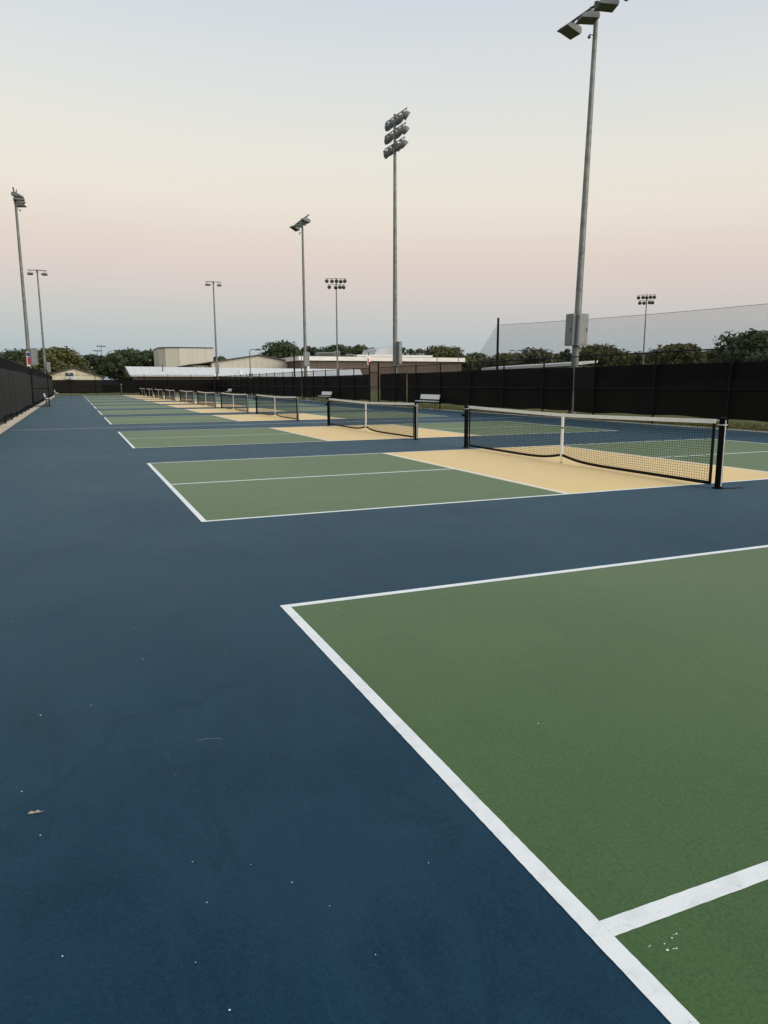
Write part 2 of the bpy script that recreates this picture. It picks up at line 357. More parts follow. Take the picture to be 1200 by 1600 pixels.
# ------------------------------------------------------------------ pickleball nets
def make_net():
    half = 3.43; NZ = 22
    root = thing('pickleball_net')
    for s in (-1, 1):
        b = MB(); b.box(-.034,.034,-.034,.034,0,.905, bev=.006)
        p = b.build('post', M_black, root, loc=(0, s*half, 0))
        b = MB(); b.box(-.044,.044,-.044,.044,.905,.935, bev=.01); b.build('cap', M_black, p)
        b = MB(); b.lathe([(.075,0),(.075,.012),(.05,.018)], n=16); b.build('ground_sleeve', M_black, p)
        b = MB(); b.box(-.042,.042,-.042,.042,.835,.844); b.build('cord', M_rope, p)
        if s > 0:
            b = MB(); b.tube((-.04,0,.70),(-.10,0,.70),.026); b.tube((-.10,0,.70),(-.10,0,.74),.012); b.build('winch', M_black, p)
        b = MB(); b.tube((.0,s*.046,.03),(.0,s*.046,.90),.007,n=6); b.build('rope', M_rope, p)
    def top(y):
        t = abs(y)/half; return .862+.046*t**1.25
    def bot(y):
        t = abs(y)/half; return .022+.095*math.exp(-(t/.12)**1.3)+.012*t
    ys = np.linspace(-half+.125, half-.125, 61)
    b = MB(); v = []; 
    for y in ys:
        z = top(y); w = .004*math.sin(y*9)
        v += [(-.008+w,y,z-.055),(-.007+w,y,z),(.007+w,y,z),(.008+w,y,z-.055)]
    f = []
    for i in range(len(ys)-1):
        a = 4*i
        for k in range(4): f.append((a+k, a+(k+1)%4, a+4+(k+1)%4, a+4+k))
    f += [(0,1,2,3),(len(v)-1,len(v)-2,len(v)-3,len(v)-4)]
    b.add(v, f); b.build('top_band', M_band, root, True)
    for s in (-1, 1): b = MB(); b.path([(0,s*half,.90),(0,s*(half-.13),top(half)-.02)],.006); b.build('headline_cable', M_rope, root)
    # bottom tape hanging as a narrow strip
    b = MB(); v = []
    for y in ys:
        z = bot(y); v += [(-.005,y,z),(-.005,y,z+.045),(.005,y,z+.045),(.005,y,z)]
    b.add(v, f); b.build('bottom_tape', M_tape, root, True)
    for s in (-1, 1):
        y0 = s*(half-.14); b = MB(); b.box(-.006,.006,y0-.022,y0+.022,bot(half)+.01,top(half)-.055); b.build('side_tape', M_tape, root)
    b = MB(); r = .0023; n = 3
    NY = 150
    yy = np.linspace(-half+.155, half-.155, NY)
    for y in yy: b.tube((0,y,bot(y)+.03),(0,y,top(y)-.05),r,n=n,caps=False)
    yk = np.linspace(-half+.155, half-.155, 41)
    for k in range(1, NZ):
        t = k/NZ
        pts = [(0,y,bot(y)+.03+(top(y)-.08-bot(y))*t) for y in yk]
        for a, c in zip(pts, pts[1:]): b.tube(a, c, r, n=n, caps=False)
    tag(b.build('netting', M_twine, root), kind='stuff')
    b = MB(); b.box(-.012,.012,-.026,.026,.10,top(0)+.004); st = b.build('centre_strap', M_strap, root)
    b = MB(); b.box(-.015,.015,-.03,.03,.60,.63); b.build('buckle', M_galv, st)
    b = MB(); b.tube((0,0,.0),(0,0,.11),.006); b.box(-.02,.02,-.02,.02,0,.012); b.build('ground_anchor', M_brass, st)
    return root
net0 = make_net()
for i, y in enumerate(COURTS[1:]):
    o = net0 if i == 0 else copy_tree(net0)
    o.location = (W/2, y+CL/2, .002)
    o.rotation_euler.z = random.uniform(-.004,.004)
    lab = 'pickleball net on black posts, largest and nearest the camera' if i == 0 else f'pickleball net with white band, {ORD[i]} counting from the camera'
    tag(o, lab, 'net', 'pickleball nets')
c_ = MB(); c_.path([(0,0,.006),(.06,-.02,.005),(.12,-.05,.005),(.2,-.045,.005),(.26,-.07,.005)],.005,n=5)
tag(c_.build('loose_rope_end', M_tape, loc=(6.74,8.80,.002)), 'loose dark rope end lying beside the nearest net post', 'rope')

# ------------------------------------------------------------------ fences
def wires(b, y0, y1, z0, z1, x, pitch=.062, r=.0021):
    h = z1-z0; n = int((y1-y0+h)/pitch)
    for k in range(n):
        a = y0-h+k*pitch
        for s in (1, -1):
            ya, yb = (a, a+h) if s > 0 else (a+h, a)
            za, zb = z0, z1
            # clip to the run
            def clip(ya, za, yb, zb):
                if yb == ya: return None
                pts = []
                for (p, q, pz, qz) in ((ya, yb, za, zb),):
                    t0, t1 = 0, 1
                    for lim, sg in ((y0, 1), (y1, -1)):
                        d0 = sg*(p-lim); d1 = sg*(q-lim)
                        if d0 < 0 and d1 < 0: return None
                        if d0 < 0: t0 = max(t0, d0/(d0-d1))
                        if d1 < 0: t1 = min(t1, d0/(d0-d1))
                    if t1 <= t0: return None
                    return (p+(q-p)*t0, pz+(qz-pz)*t0, p+(q-p)*t1, pz+(qz-pz)*t1)
            cc = clip(ya, za, yb, zb)
            if cc: b.tube((x+.004*s, cc[0], cc[1]), (x+.004*s, cc[2], cc[3]), r, n=3, caps=False)
def screen_panel(parent, y0, y1, x, z0=.28, z1=1.98, seed=0, sgn=1, m=None):
    """hung fabric: scalloped top between ties, uneven hem, shallow billow"""
    rr = random.Random(seed); n = max(6, int((y1-y0)/.26)); nz = 6; v = []; f = []
    ph = rr.uniform(0, 6)
    for i in range(n+1):
        y = y0+(y1-y0)*i/n
        top = z1-.018*abs(math.sin(math.pi*(y-y0)/.62))-.012*math.sin(y*.35+ph)
        bot = z0+.03*math.sin(y*.55+ph)+.018*math.sin(y*2.3+ph*2)
        ex = min(1, (y-y0)/.3, (y1-y)/.3)
        for k in range(nz+1):
            t = k/nz
            bw = .030*math.sin(math.pi*t)*math.sin(y*1.1+ph+t*1.5)+.018*math.sin(y*3.7+ph+2*t)*(1-t*.6)
            v.append((x+sgn*(.072+bw*.6), y+(1-ex)*.018*math.sin(t*7+ph), bot+(top-bot)*t))
    w = nz+1
    for i in range(n):
        for k in range(nz): f.append((i*w+k,(i+1)*w+k,(i+1)*w+k+1,i*w+k+1))
    b = MB(); b.add(v, f); return b.build('windscreen', m or M_screen, parent, True)
def fence(name, x, y0, y1, post_ys, panels, label, sgn, H=2.40, mid=True, rails=None, m=None, rail_side=-1):
    """runs along local Y; sgn = side the fabric hangs on"""
    root = thing(name, (0,0,0), 0, label, 'fence')
    pm = MB(); pm.tube((0,0,-.06),(0,0,H),.036,n=10); pm.lathe([(.042,H),(.042,H+.02),(.02,H+.045)], n=10); pm = pm.mesh('fence_post', M_rail, True)
    for y in post_ys: link_mesh('post', pm, root, (x, y, 0))
    for a, b_ in (rails or [(y0, y1)]):
        b = MB(); b.tube((x,a,H-.03),(x,b_,H-.03),.022,n=8); b.build('top_rail', M_rail, root, True)
        b = MB(); b.tube((x+.03*rail_side,a,1.17),(x+.03*rail_side,b_,1.17),.020,n=8); b.build('mid_rail', M_rail, root, True)
        b = MB(); b.tube((x,a,.06),(x,b_,.06),.006,n=5); b.build('bottom_wire', M_rail, root)
        b = MB(); wires(b, a, min(b_, a+75), .05, H-.03, x); tag(b.build('chain_link', M_wire, root), kind='stuff')
    for i, (a, b_) in enumerate(panels): screen_panel(root, a, b_, x, seed=i*7+int(abs(x)*3), sgn=sgn, m=m)
    return root
FX = 16.85
posts = [11.75,14.8]+[17.9,20.97,24.06,27.3,30.36,33.4,36.6,39.6,42.5]
posts2 = [49.6,52.7,55.8,58.9,62.0,65.1,68.2,71.3,74.4,77.5,80.6,83.7,86.8,89.9,93.0,96.1,99.2,102.3,104.4]
fr = fence('chain_link_fence', FX, 11.75, 104.4, posts+posts2,
      [(11.8,25.36),(25.44,40.92),(41.0,45.05),(46.75,62.4),(62.49,77.7),(77.8,91.0),(91.1,104.3)],
      'long black chain link fence with black windscreen along the right side of the courts', 1, rails=[(11.75,45.16),(46.66,104.4)])
gp = MB(); gp.tube((0,0,-.06),(0,0,2.72),.048,n=10); gp.lathe([(.054,2.72),(.054,2.74),(.02,2.77)], n=10); gp = gp.mesh('gate_post', M_rail, True)
for y in (45.16, 46.66): link_mesh('gate_post', gp, fr, (FX, y, 0))
gl = thing('fence_gate', (FX, 45.22, 0), 0, 'narrow black wire gate without windscreen in the right fence between two benches', 'gate')
b = MB(); W_ = 1.38
for z in (.08, 1.15, 2.1): b.tube((0,.03,z),(0,W_,z),.022)
for y in (.03, W_): b.tube((0,y,.08),(0,y,2.1),.022)
b.build('gate_frame', M_rail, gl, True)
b = MB(); wires(b, .03, W_, .08, 2.1, 0); tag(b.build('chain_link', M_wire, gl), kind='stuff')
b = MB(); b.box(-.05,.05,W_-.05,W_+.02,1.0,1.12); b.build('latch', M_rail, gl)

lx = -3.45
lposts = [19.0+3.08*k for k in range(9)]+[46.72,49.80]+[50.75+3.06*k for k in range(18)]
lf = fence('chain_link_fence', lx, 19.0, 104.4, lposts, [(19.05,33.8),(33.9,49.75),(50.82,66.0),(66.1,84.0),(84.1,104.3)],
      'black chain link fence with dark grey windscreen along the left side of the courts', 1, m=M_screen_lit, rails=[(19.0,49.8),(50.75,104.4)])
# gate leaf swung into the court
gl = thing('fence_gate', (lx+.06, 50.72, 0), R(-83), 'open black wire gate leaf standing across the left kerb', 'gate')
b = MB(); W_ = .90
for z in (.10, 1.15, 2.25): b.tube((0,.03,z),(0,W_,z),.026)
for y in (.03, W_): b.tube((0,y,.02 if y > 1 else .08),(0,y,2.27),.03)
b.build('gate_frame', M_rail, gl, True)
b = MB(); wires(b, .03, W_, .10, 2.25, 0); tag(b.build('chain_link', M_wire, gl), kind='stuff')
b = MB(); b.box(-.05,.05,W_-.05,W_+.03,1.0,1.14); b.build('latch', M_rail, gl)
bf = fence('chain_link_fence', 0, 0, 20.3, [3.05*k for k in range(1, 7)], [(.01,12.05),(12.2,20.29)],
      'black chain link fence with windscreen closing off the far end of the courts', 1, H=2.6)
bf.location = (16.85, 104.42, 0); bf.rotation_euler.z = R(90)

# ------------------------------------------------------------------ benches
def make_bench(L=2.35):
    root = thing('bench')
    b = MB(); b.box(-.14,.14,-L/2,L/2,.42,.465, bev=.008); s = b.build('seat', M_alu, root)
    Mx = Matrix.Translation((.20,0,.66)) @ Matrix.Rotation(R(14),4,'Y')
    b = MB(); b.box(-.02,.02,-L/2+.05,L/2-.05,-.12,.13, M=Mx); b.build('backrest', M_alu, root)
    for y in (-L*.33, L*.33):
        b = MB()
        b.tube((-.12,y,.41),(.16,y,.41),.02); b.path([(.15,y,.41),(.20,y,.52),(.25,y,.79)],.02)
        b.tube((-.04,y,.41),(-.20,y,.02),.02); b.tube((.06,y,.41),(.22,y,.02),.02); b.tube((-.22,y,.02),(.24,y,.02),.018)
        b.tube((0,y,.41),(0,y*.35,.12),.012)
        b.build('leg', M_galv, root, True)
    return root
b0 = make_bench()
for i, (x, y, rz, lab) in enumerate([
    (16.25,37.0,0,'aluminium bench with backrest beside the right fence, nearer than the gate'),
    (16.25,54.4,0,'aluminium bench with backrest beside the right fence, just beyond the gate'),
    (16.25,91.5,0,'small distant aluminium bench in front of the far end of the right fence'),
    (-2.75,57.5,math.pi,'aluminium bench on the left kerb just behind the open gate leaf'),
    (-2.80,91.0,math.pi,'small distant aluminium bench at the far end of the left fence')]):
    o = b0 if i == 0 else copy_tree(b0)
    o.location = (x, y, 0.0); o.rotation_euler.z = rz; tag(o, lab, 'bench', 'aluminium benches')

# ------------------------------------------------------------------ court light poles
def lum_mesh():
    b = MB(); b.extrude([(-.30,.02),(-.26,.16),(-.05,.20),(.34,.06),(.36,-.06),(.30,-.07),(-.28,-.07)], 'y', -.29, .29)
    b.box(.30,.42,-.31,.31,-.075,-.06)
    return b.mesh('luminaire_body', [M_greyfix])
def lens_mesh():
    b = MB(); b.box(-.24,.27,-.25,.25,-.085,-.071); return b.mesh('luminaire_lens', M_lens)
def yoke_mesh():
    b = MB(); b.tube((-.05,0,.16),(-.05,0,.40),.03); b.tube((-.30,0,.0),(-.05,0,.24),.02); return b.mesh('luminaire_yoke', M_dkmetal)
LUM, LEN, YOK = lum_mesh(), lens_mesh(), yoke_mesh()
def court_pole(x, y, rz, H, label, flip=1, offs=(-1.35,-.45,.45,1.35), boxes=((0,-1,0),), aims=((8,10),(6,-12),(8,6),(8,-6))):
    """local +X faces the court; arm along local Y"""
    root = thing('court_light_pole', (x,y,-.05), rz, label, 'light pole', 'court light poles')
    b = MB(); n = 14; prev = None
    for k in range(5):
        z0, z1 = H*k/5, H*(k+1)/5; b.tube((0,0,z0),(0,0,z1), .155-.075*k/5, .155-.075*(k+1)/5, n=16)
    p = b.build('pole', M_galv, root, True)
    b = MB(); b.lathe([(.24,0),(.24,.10),(.18,.12)], n=16); b.build('base_collar', M_galv, p)
    b = MB(); b.tube((.16,0,H*.62),(.16,0,H*.62+.22),.05); b.tube((.05,0,H*.62+.1),(.16,0,H*.62+.1),.02)
    a = MB(); a.tube((0,min(offs)-.3,H+.10),(0,max(offs)+.3,H+.10),.045,n=10); a.tube((0,0,H-.25),(0,0,H+.18),.10,n=12)
    arm = a.build('crossarm', M_dkmetal, root, True)
    for q, dy in enumerate(offs):
        tilt, rzz = R(-aims[q][0]), R(aims[q][1])
        Mx = (.20, dy, H-.36)
        L = link_mesh('luminaire', LUM, root, Mx, (0, tilt, rzz)); link_mesh('lens', LEN, L); link_mesh('yoke', YOK, L)
    b = MB(); b.tube((.06,0,H-.95),(.26,0,H-.95),.018); b.lathe([(.05,0),(.06,.05),(.02,.10)], Matrix.Translation((.26,0,H-1.08))); b.build('bracket', M_dkmetal, root)
    for q, (nx, ny, ox) in enumerate(boxes):
        b = MB(); b.box(-.24,.24,-.11,.11,0,1.22, bev=.012)
        th = math.atan2(nx, -ny)-rz; wx, wy = nx*.28+ox, ny*.28
        lx_, ly_ = wx*math.cos(-rz)-wy*math.sin(-rz), wx*math.sin(-rz)+wy*math.cos(-rz)
        bx = b.build('control_box', M_box, root, loc=(lx_, ly_, 2.88), rot=(0,0,th))
        d = MB(); d.box(-.20,.20,-.128,-.113,.06,1.16); d.build('box_door', M_box, bx)
        d = MB(); d.box(.14,.17,-.145,-.13,.55,.68); d.build('handle', M_dkmetal, bx)
    return root
pA = court_pole(17.42, 26.1, math.pi, 15.05, 'tall galvanised light pole with two grey boxes, behind the right fence nearest the camera', offs=(-1.25,-.15,.9,1.9), aims=((15,4),(-2,-14),(2,-18),(8,8)), boxes=((0,-1,0),(-1,0,0)))
pA.rotation_euler = (-.012, -.016, math.pi)
pC = court_pole(17.42, 62.9, math.pi, 14.75, 'galvanised light pole with floodlight arm behind the right fence, midway along the courts', offs=(-1.45,-.25,.7,1.6), aims=((24,20),(8,-16),(10,-20),(14,12)))
pD = court_pole(17.42, 104.9, R(-90), 14.95, 'slim distant light pole at the far corner of the right fence', offs=(-.75,.75))
pE = court_pole(-3.98, 63.2, 0, 14.9, 'leftmost light pole rising behind the left fence, with stacked lamps', offs=(-1.5,-.4,.6,1.6), aims=((-8,-20),(6,10),(10,14),(4,-8)), boxes=((0,-1,.36),))
pF = court_pole(-4.02, 99.8, R(-90), 14.6, 'slim distant light pole at the far end of the left fence', offs=(-.75,.75), boxes=((0,-1,.36),))
def striped_sign(parent_name, loc, rz, label):
    r_ = thing('striped_sign', loc, rz, label, 'sign')
    b = MB(); b.box(-.12,.12,-.012,.012,0,1.05, bev=.004); b.build('panel', M_signwhite, r_)
    b = MB(); b.box(-.085,.105,-.017,-.013,.10,.66); b.build('red_field', M_red, r_)
    b = MB(); b.box(-.105,.105,-.017,-.013,.70,1.0); b.build('blue_field', M_signblue, r_)
striped_sign('pole', (-4.02,62.98,2.75), R(4), 'small red, white and blue vertical panel on the leftmost light pole')
r_ = thing('striped_sign', (FX-.06,46.66,2.60), R(15), 'small red and white vertical panel above the right gate post', 'sign')
b = MB(); b.box(-.12,.12,-.012,.012,0,.52, bev=.004); b.build('panel', M_signwhite, r_)
b = MB(); b.box(-.10,.0,-.017,-.013,.04,.40); b.build('red_field', M_red, r_)
b = MB(); b.box(-.02,.02,-.01,.01,.52,.80); b.build('stem', M_rail, r_)

# ------------------------------------------------------------------ ball field floodlights
def flood_meshes():
    b = MB(); b.lathe([(.06,-.50),(.12,-.49),(.14,-.36),(.24,-.30),(.33,-.18),(.38,-.02),(.395,.10),(.395,.13),(.37,.13)], n=16); body = b.mesh('floodlight_body', M_greyfix, True)
    b = MB(); b.lathe([(.36,.09),(.34,.132),(.2,.15)], n=16); lens = b.mesh('floodlight_lens', M_lens, True)
    b = MB(); b.tube((0,0,0),(0,0,.34),.025); b.tube((-.02,-.2,-.02),(-.02,.2,-.02),.02); yk = b.mesh('floodlight_yoke', M_dkmetal)
    return body, lens, yk
FB, FLN, FY = flood_meshes()
def sports_pole(x, y, H, rows, rz, r0, label, s=1.0, box=None, scale=1.0):
    """rows: list of (height below top, [offsets along local Y]); lamps aim along local +X"""
    root = thing('sports_light_pole', (x,y,-.06), rz, label, 'light pole', 'ball field light poles')
    b = MB()
    for k in range(6): b.tube((0,0,H*k/6),(0,0,H*(k+1)/6), r0*(1-.5*k/6), r0*(1-.5*(k+1)/6), n=14)
    b.build('pole', M_galv, root, True)
    for dz, offs in rows:
        b = MB(); b.tube((.1,min(offs)-.25,H-dz),(.1,max(offs)+.25,H-dz),.045*scale,n=8); b.build('crossarm', M_dkmetal, root)
        for o_ in offs:
            q = Vector((1, random.uniform(-.5,.5), random.uniform(-1.1,-.7))).to_track_quat('Z','Y').to_euler()
            L = link_mesh('floodlight', FB, root, (.22, o_+random.uniform(-.06,.06), H-dz-.48*scale-random.uniform(0,.08)), q); L.scale = (scale,)*3
            link_mesh('lens', FLN, L)
            k = link_mesh('yoke', FY, root, (.16, o_, H-dz-.36*scale)); k.scale = (scale,)*3
    if box:
        b = MB(); b.box(-.16,.16,-.38,.38,0,box[1]-box[0], bev=.02); bx = b.build('control_box', M_box, root, loc=(.20,-.40,box[0]))
        d = MB(); d.box(-.175,-.163,-.33,.33,.1,box[1]-box[0]-.1); d.build('box_door', M_box, bx)
    return root
sports_pole(27.95,67.7,25.8,[(.1,(-1.9,-1.0,-.1,.8,1.7)),(1.25,(-1.7,-.8,.1,.9,1.8)),(2.4,(-1.5,-.6,.3,1.1,2.0))],R(4),.25,
    'tallest light pole in the middle, with three rows of round floodlights', box=(3.3,5.4))
sports_pole(42.0,124.7,19.3,[(.1,(-1.6,-.7,.1,.8,1.5)),(1.1,(-1.2,-.1,.6,1.2))],R(-109),.18,
    'distant light pole with two rows of floodlights in front of the brown building', scale=.86)
sports_pole(91.5,103.8,16.4,[(.1,(-1.3,-.65,0,.6,1.2)),(1.0,(-1.1,-.4,.5,1.0))],R(-132),.16,
    'distant light pole with two rows of floodlights seen through the ball net on the right', scale=.8)
for i, (x, y, h, lab) in enumerate([(9.0,279.7,14.7,'tallest of three tiny floodlight masts above the far left trees'),
    (8.0,291.0,13.6,'middle of three tiny floodlight masts above the far left trees'),(7.2,313.0,13.0,'lowest of three tiny floodlight masts above the far left trees')]):
    r_ = thing('floodlight_mast', (x,y,-.06), R(10*i), lab, 'light pole', 'far floodlight masts')
    b = MB(); b.tube((0,0,0),(0,0,h),.17,.11,n=8); b.build('mast', M_galv, r_)
    b = MB(); b.box(-1.5,1.5,-.15,.15,h-.1,h+.05); b.build('crossarm', M_dkmetal, r_)
    for k in range(5):
        b = MB(); b.lathe([(.1,.2),(.24,0),(.26,-.12)], Matrix.Translation((-1.25+.62*k,-.1,h-.25))); b.build('floodlight', M_dkmetal, r_)
for x, y, h, heads, lab in ((76.4,121.0,7.4,(-1,1),'small two-headed lot lamp behind the ball net pole'),(66.4,125.3,7.5,(-1,1),'small two-headed lot lamp above the right end of the brown building'),
        (33.3,117.5,7.1,(1,),'small single lot lamp beside the beige gable building'),(58.2,118.0,7.0,(-1,),'small single lot lamp in front of the brown building')):
    r_ = thing('lot_lamp', (x,y,-.06), R(-20), lab, 'lamp post', 'lot lamps')
    b = MB(); b.tube((0,0,0),(0,0,h),.09,.06,n=8); b.build('pole', M_dkmetal, r_)
    for s in heads:
        b = MB(); b.tube((0,0,h-.05),(s*.5,0,h),.03); b.box(min(s*.45,s*1.15),max(s*.45,s*1.15),-.2,.2,h-.08,h+.08); b.build('lamp_head', M_dkmetal, r_)
r_ = thing('street_lamp', (17.1,82.8,-.05), 0, 'grey lamp post with short curved arm behind the far part of the right fence', 'lamp post')
b = MB(); b.tube((0,0,0),(0,0,2.6),.16,n=12); b.build('sleeve', M_box, r_, True)
b = MB(); b.tube((0,0,2.6),(0,0,4.9),.055,n=10); b.path([(0,0,4.9),(.06,-.05,5.08),(.25,-.2,5.16),(.6,-.5,5.14)],.04,n=8); b.build('pole', M_galv, r_, True)
b = MB(); b.extrude([(.0,.0),(.75,-.02),(.75,.08),(.45,.17),(.0,.1)],'y',-.12,.12); h_ = b.build('lamp_head', M_greyfix, r_, loc=(.5,-.45,5.06), rot=(0,0,R(-38)))
b = MB(); b.box(.1,.65,-.09,.09,-.035,-.02); b.build('lens', M_lens, h_)
b = MB(); b.tube((0,0,-.06),(0,0,4.25),.075,n=10); b.lathe([(.09,4.25),(.09,4.3),(.03,4.33)], n=10)
tag(b.build('black_post', M_rail, loc=(17.4,66.3,0)), 'slim plain black post rising behind the right fence beside the midway light pole', 'post')

# ------------------------------------------------------------------ ball net
bn = thing('ball_net', (31.8,55.2,0), 0, 'tall fine mesh ball netting hung from a black pole beyond the right fence', 'net')
A = Vector((31.8,55.2,0)); B = Vector((43.6,28.9,0)); dv = B-A; Ln = dv.length; dv.normalize()
def ntop(t): return 6.12+.75*((t-.42)**2-.176)+.35*t
b = MB(); b.tube((0,0,-.06),(0,0,6.65),.12,.09,n=12); b.lathe([(.10,6.65),(.06,6.70)], n=12); b.build('pole', M_rail, bn, True)
b = MB(); e = dv*Ln; b.tube((e.x,e.y,-.06),(e.x,e.y,6.9),.12,.09,n=12); b.build('pole', M_rail, bn, True)
b = MB(); N = 30; b.path([tuple(dv*Ln*k/N+Vector((0,0,ntop(k/N)))) for k in range(N+1)], .014, n=5); b.build('top_cable', M_rail, bn)
b = MB(); b.path([(-.05,.05,6.1),(.62,4.1,3.9),(1.2,7.6,1.9)],.012,n=5); b.build('guy_wire', M_rail, bn)
b = MB(); nv = int(Ln/.05); sag = []
for k in range(nv+1):
    t = k/nv; p = dv*Ln*t; zt = ntop(t)
    bow = .10*math.sin(t*40)
    b.tube((p.x+bow*.2,p.y,0.0),(p.x,p.y,zt),.0031,n=3,caps=False)
    pass
nz = 130
for j in range(1, nz):
    u_ = j/nz
    for k in range(12):
        t0, t1 = k/12, (k+1)/12; p0, p1 = dv*Ln*t0, dv*Ln*t1
        b.tube((p0.x,p0.y,ntop(t0)*u_),(p1.x,p1.y,ntop(t1)*u_),.0031,n=3,caps=False)
tag(b.build('mesh_fabric', M_bnet, bn), kind='stuff')
# side panel running from the first pole down the guy wire
b = MB()
for k in range(1, 90):
    t = k/90; q0 = Vector((0,0,0)).lerp(Vector((1.2,7.6,0)), t); zt = 6.1+(1.9-6.1)*t
    b.tube((q0.x,q0.y,0),(q0.x,q0.y,zt),.0031,n=3,caps=False)
for j in range(1, 120):
    z = 6.1*j/120; t = 1 if z < 1.9 else (6.1-z)/4.2
    b.tube((0,0,z),(1.2*t,7.6*t,z),.0031,n=3,caps=False)
tag(b.build('side_mesh', M_bnet, bn), kind='stuff')

# ------------------------------------------------------------------ buildings
def part(parent, name, m, *boxes):
    b = MB()
    for q in boxes: b.box(*q)
    return b.build(name, m, parent)
# cream gabled house
h = thing('gabled_house', (-.7,160,0), 0, 'small cream house with a dark gable roof beyond the far left fence', 'building')
b = MB(); b.extrude([(-4.6,-.06),(4.9,-.06),(4.9,2.9),(0,4.42),(-4.6,3.15)],'y',0,12); b.build('wall', M_cream, h)
b = MB(); b.extrude([(-5.3,3.05),(0,4.5),(5.7,2.72),(5.7,2.92),(0,4.72),(-5.3,3.27)],'y',-.5,12.4); b.build('roof', M_shingle, h)
w = part(h, 'window', M_signwhite, (-1.75,-.05,-.05,.0,2.9,3.75))
part(w, 'pane', M_glass, (-1.68,-.95,-.07,-.052,2.97,3.68)); part(w, 'pane', M_glass, (-.86,-.12,-.07,-.052,2.97,3.68))
b = MB(); b.lathe([(.34,0),(.34,.05),(.24,.05),(.24,.01)], Matrix.Translation((.55,-.02,3.45)) @ Matrix.Rotation(R(90),4,'X')); b.build('round_vent', M_conc, h)
b = MB(); b.add([(-1.6,-1.6,2.55),(.4,-1.6,2.35),(.6,-.02,2.75),(-1.4,-.02,2.95),(-1.6,-1.6,2.47),(.4,-1.6,2.27),(.6,-.02,2.67),(-1.4,-.02,2.87)],[(0,1,2,3),(4,7,6,5),(0,4,5,1),(1,5,6,2),(2,6,7,3),(3,7,4,0)]); b.build('awning', M_whroof, h)
# long low building with pale roof
h = thing('low_building', (7.7,125,0), 0, 'long low building with a pale metal roof behind the far fence', 'building')
part(h, 'wall', M_brown, (.8,38.2,.8,11,-.06,2.78))
b = MB(); b.add([(-.3,0,2.70),(39.2,0,2.62),(41.0,6,3.95),(-.6,6,4.28),(-.3,12,2.7),(39.2,12,2.62)],[(0,1,2,3),(3,2,5,4)])
b.add([(-.3,0,2.60),(39.2,0,2.52),(41.0,6,3.85),(-.6,6,4.18),(-.3,12,2.6),(39.2,12,2.52)],[(3,2,1,0),(4,5,2,3)]); b.add([(-.3,0,2.70),(39.2,0,2.62),(39.2,0,2.52),(-.3,0,2.60)],[(0,1,2,3)])
rf = b.build('roof', M_whroof, h)
b = MB(); b.path([(-.42,-.05,2.68),(-.72,6,4.28),(-.42,12.05,2.68)],.10,n=6); b.build('rake_trim', M_trim, rf)
b = MB(); b.tube((5.0,3,3.2),(5.0,3,4.5),.08); b.build('roof_vent', M_trim, rf)
b = MB(); b.tube((17.6,2,2.9),(17.6,2,3.5),.25); b.tube((17.6,2,3.5),(17.6,2,3.62),.36); b.build('roof_vent', M_fascia, rf)
b = MB()
for k in range(5): b.lathe([(.36,0),(.46,.05),(.40,.26)], Matrix.Translation((29.6,2.5,3.0+.28*k)))
b.build('louvred_vent', M_fascia, rf)
# beige windowless tower
h = thing('beige_tower_block', (17,170,0), 0, 'beige windowless block with a flat dark-edged roof at far left', 'building')
P = [(0,8),(0,3.2),(1.2,1.2),(4.1,0),(11.4,0),(11.4,14),(0,14)]
b = MB(); b.extrude(P,'z',-.06,9.2); b.build('wall', M_beige2, h)
for x in (5.9,7.7,9.5): part(h, 'panel_joint', M_conc, (x,x+.06,-.015,0,0,9.2))
b = MB(); b.extrude([(-.1,14.1),(-.1,3.1),(1.1,1.1),(4.05,-.1),(11.5,-.1),(11.5,14.1)],'z',9.2,9.42); b.build('roof_edge', M_trim, h)
# beige gabled hall
h = thing('gabled_hall', (20.5,150,0), 0, 'wide beige metal hall with a shallow dark-edged gable roof', 'building')
b = MB(); b.extrude([(4.0,-.06),(27.6,-.06),(27.6,4.5),(13.4,6.95),(4.0,5.5)],'y',0,30); b.build('wall', M_beige, h)
b = MB(); b.extrude([(3.6,5.48),(13.4,6.99),(28.2,4.46),(28.2,4.62),(13.4,7.20),(3.6,5.70)],'y',-.4,30.4); b.build('roof', M_trim, h)
for k in range(20):
    x = 4.6+1.2*k; zt = 5.5+(x-4)*.154 if x < 13.4 else 6.95-(x-13.4)*.1725
    part(h, 'wall_rib', M_beige, (x,x+.09,-.05,0,0,zt-.05))
an = part(h, 'annexe_wall', M_beige, (.6,3.98,1.5,28,-.06,5.0))
b = MB(); b.extrude([(0,5.05),(3.95,5.45),(3.95,5.62),(0,5.22)],'y',.6,28.4); b.build('annexe_roof', M_trim, h)
for k in range(5): part(h, 'annexe_post', M_trim, (.65+.75*k,.70+.75*k,1.40,1.48,2.5,5.0))
b = MB(); b.tube((19.2,-.1,0),(19.2,-.1,5.9),.07); b.build('downpipe', M_fascia, h)
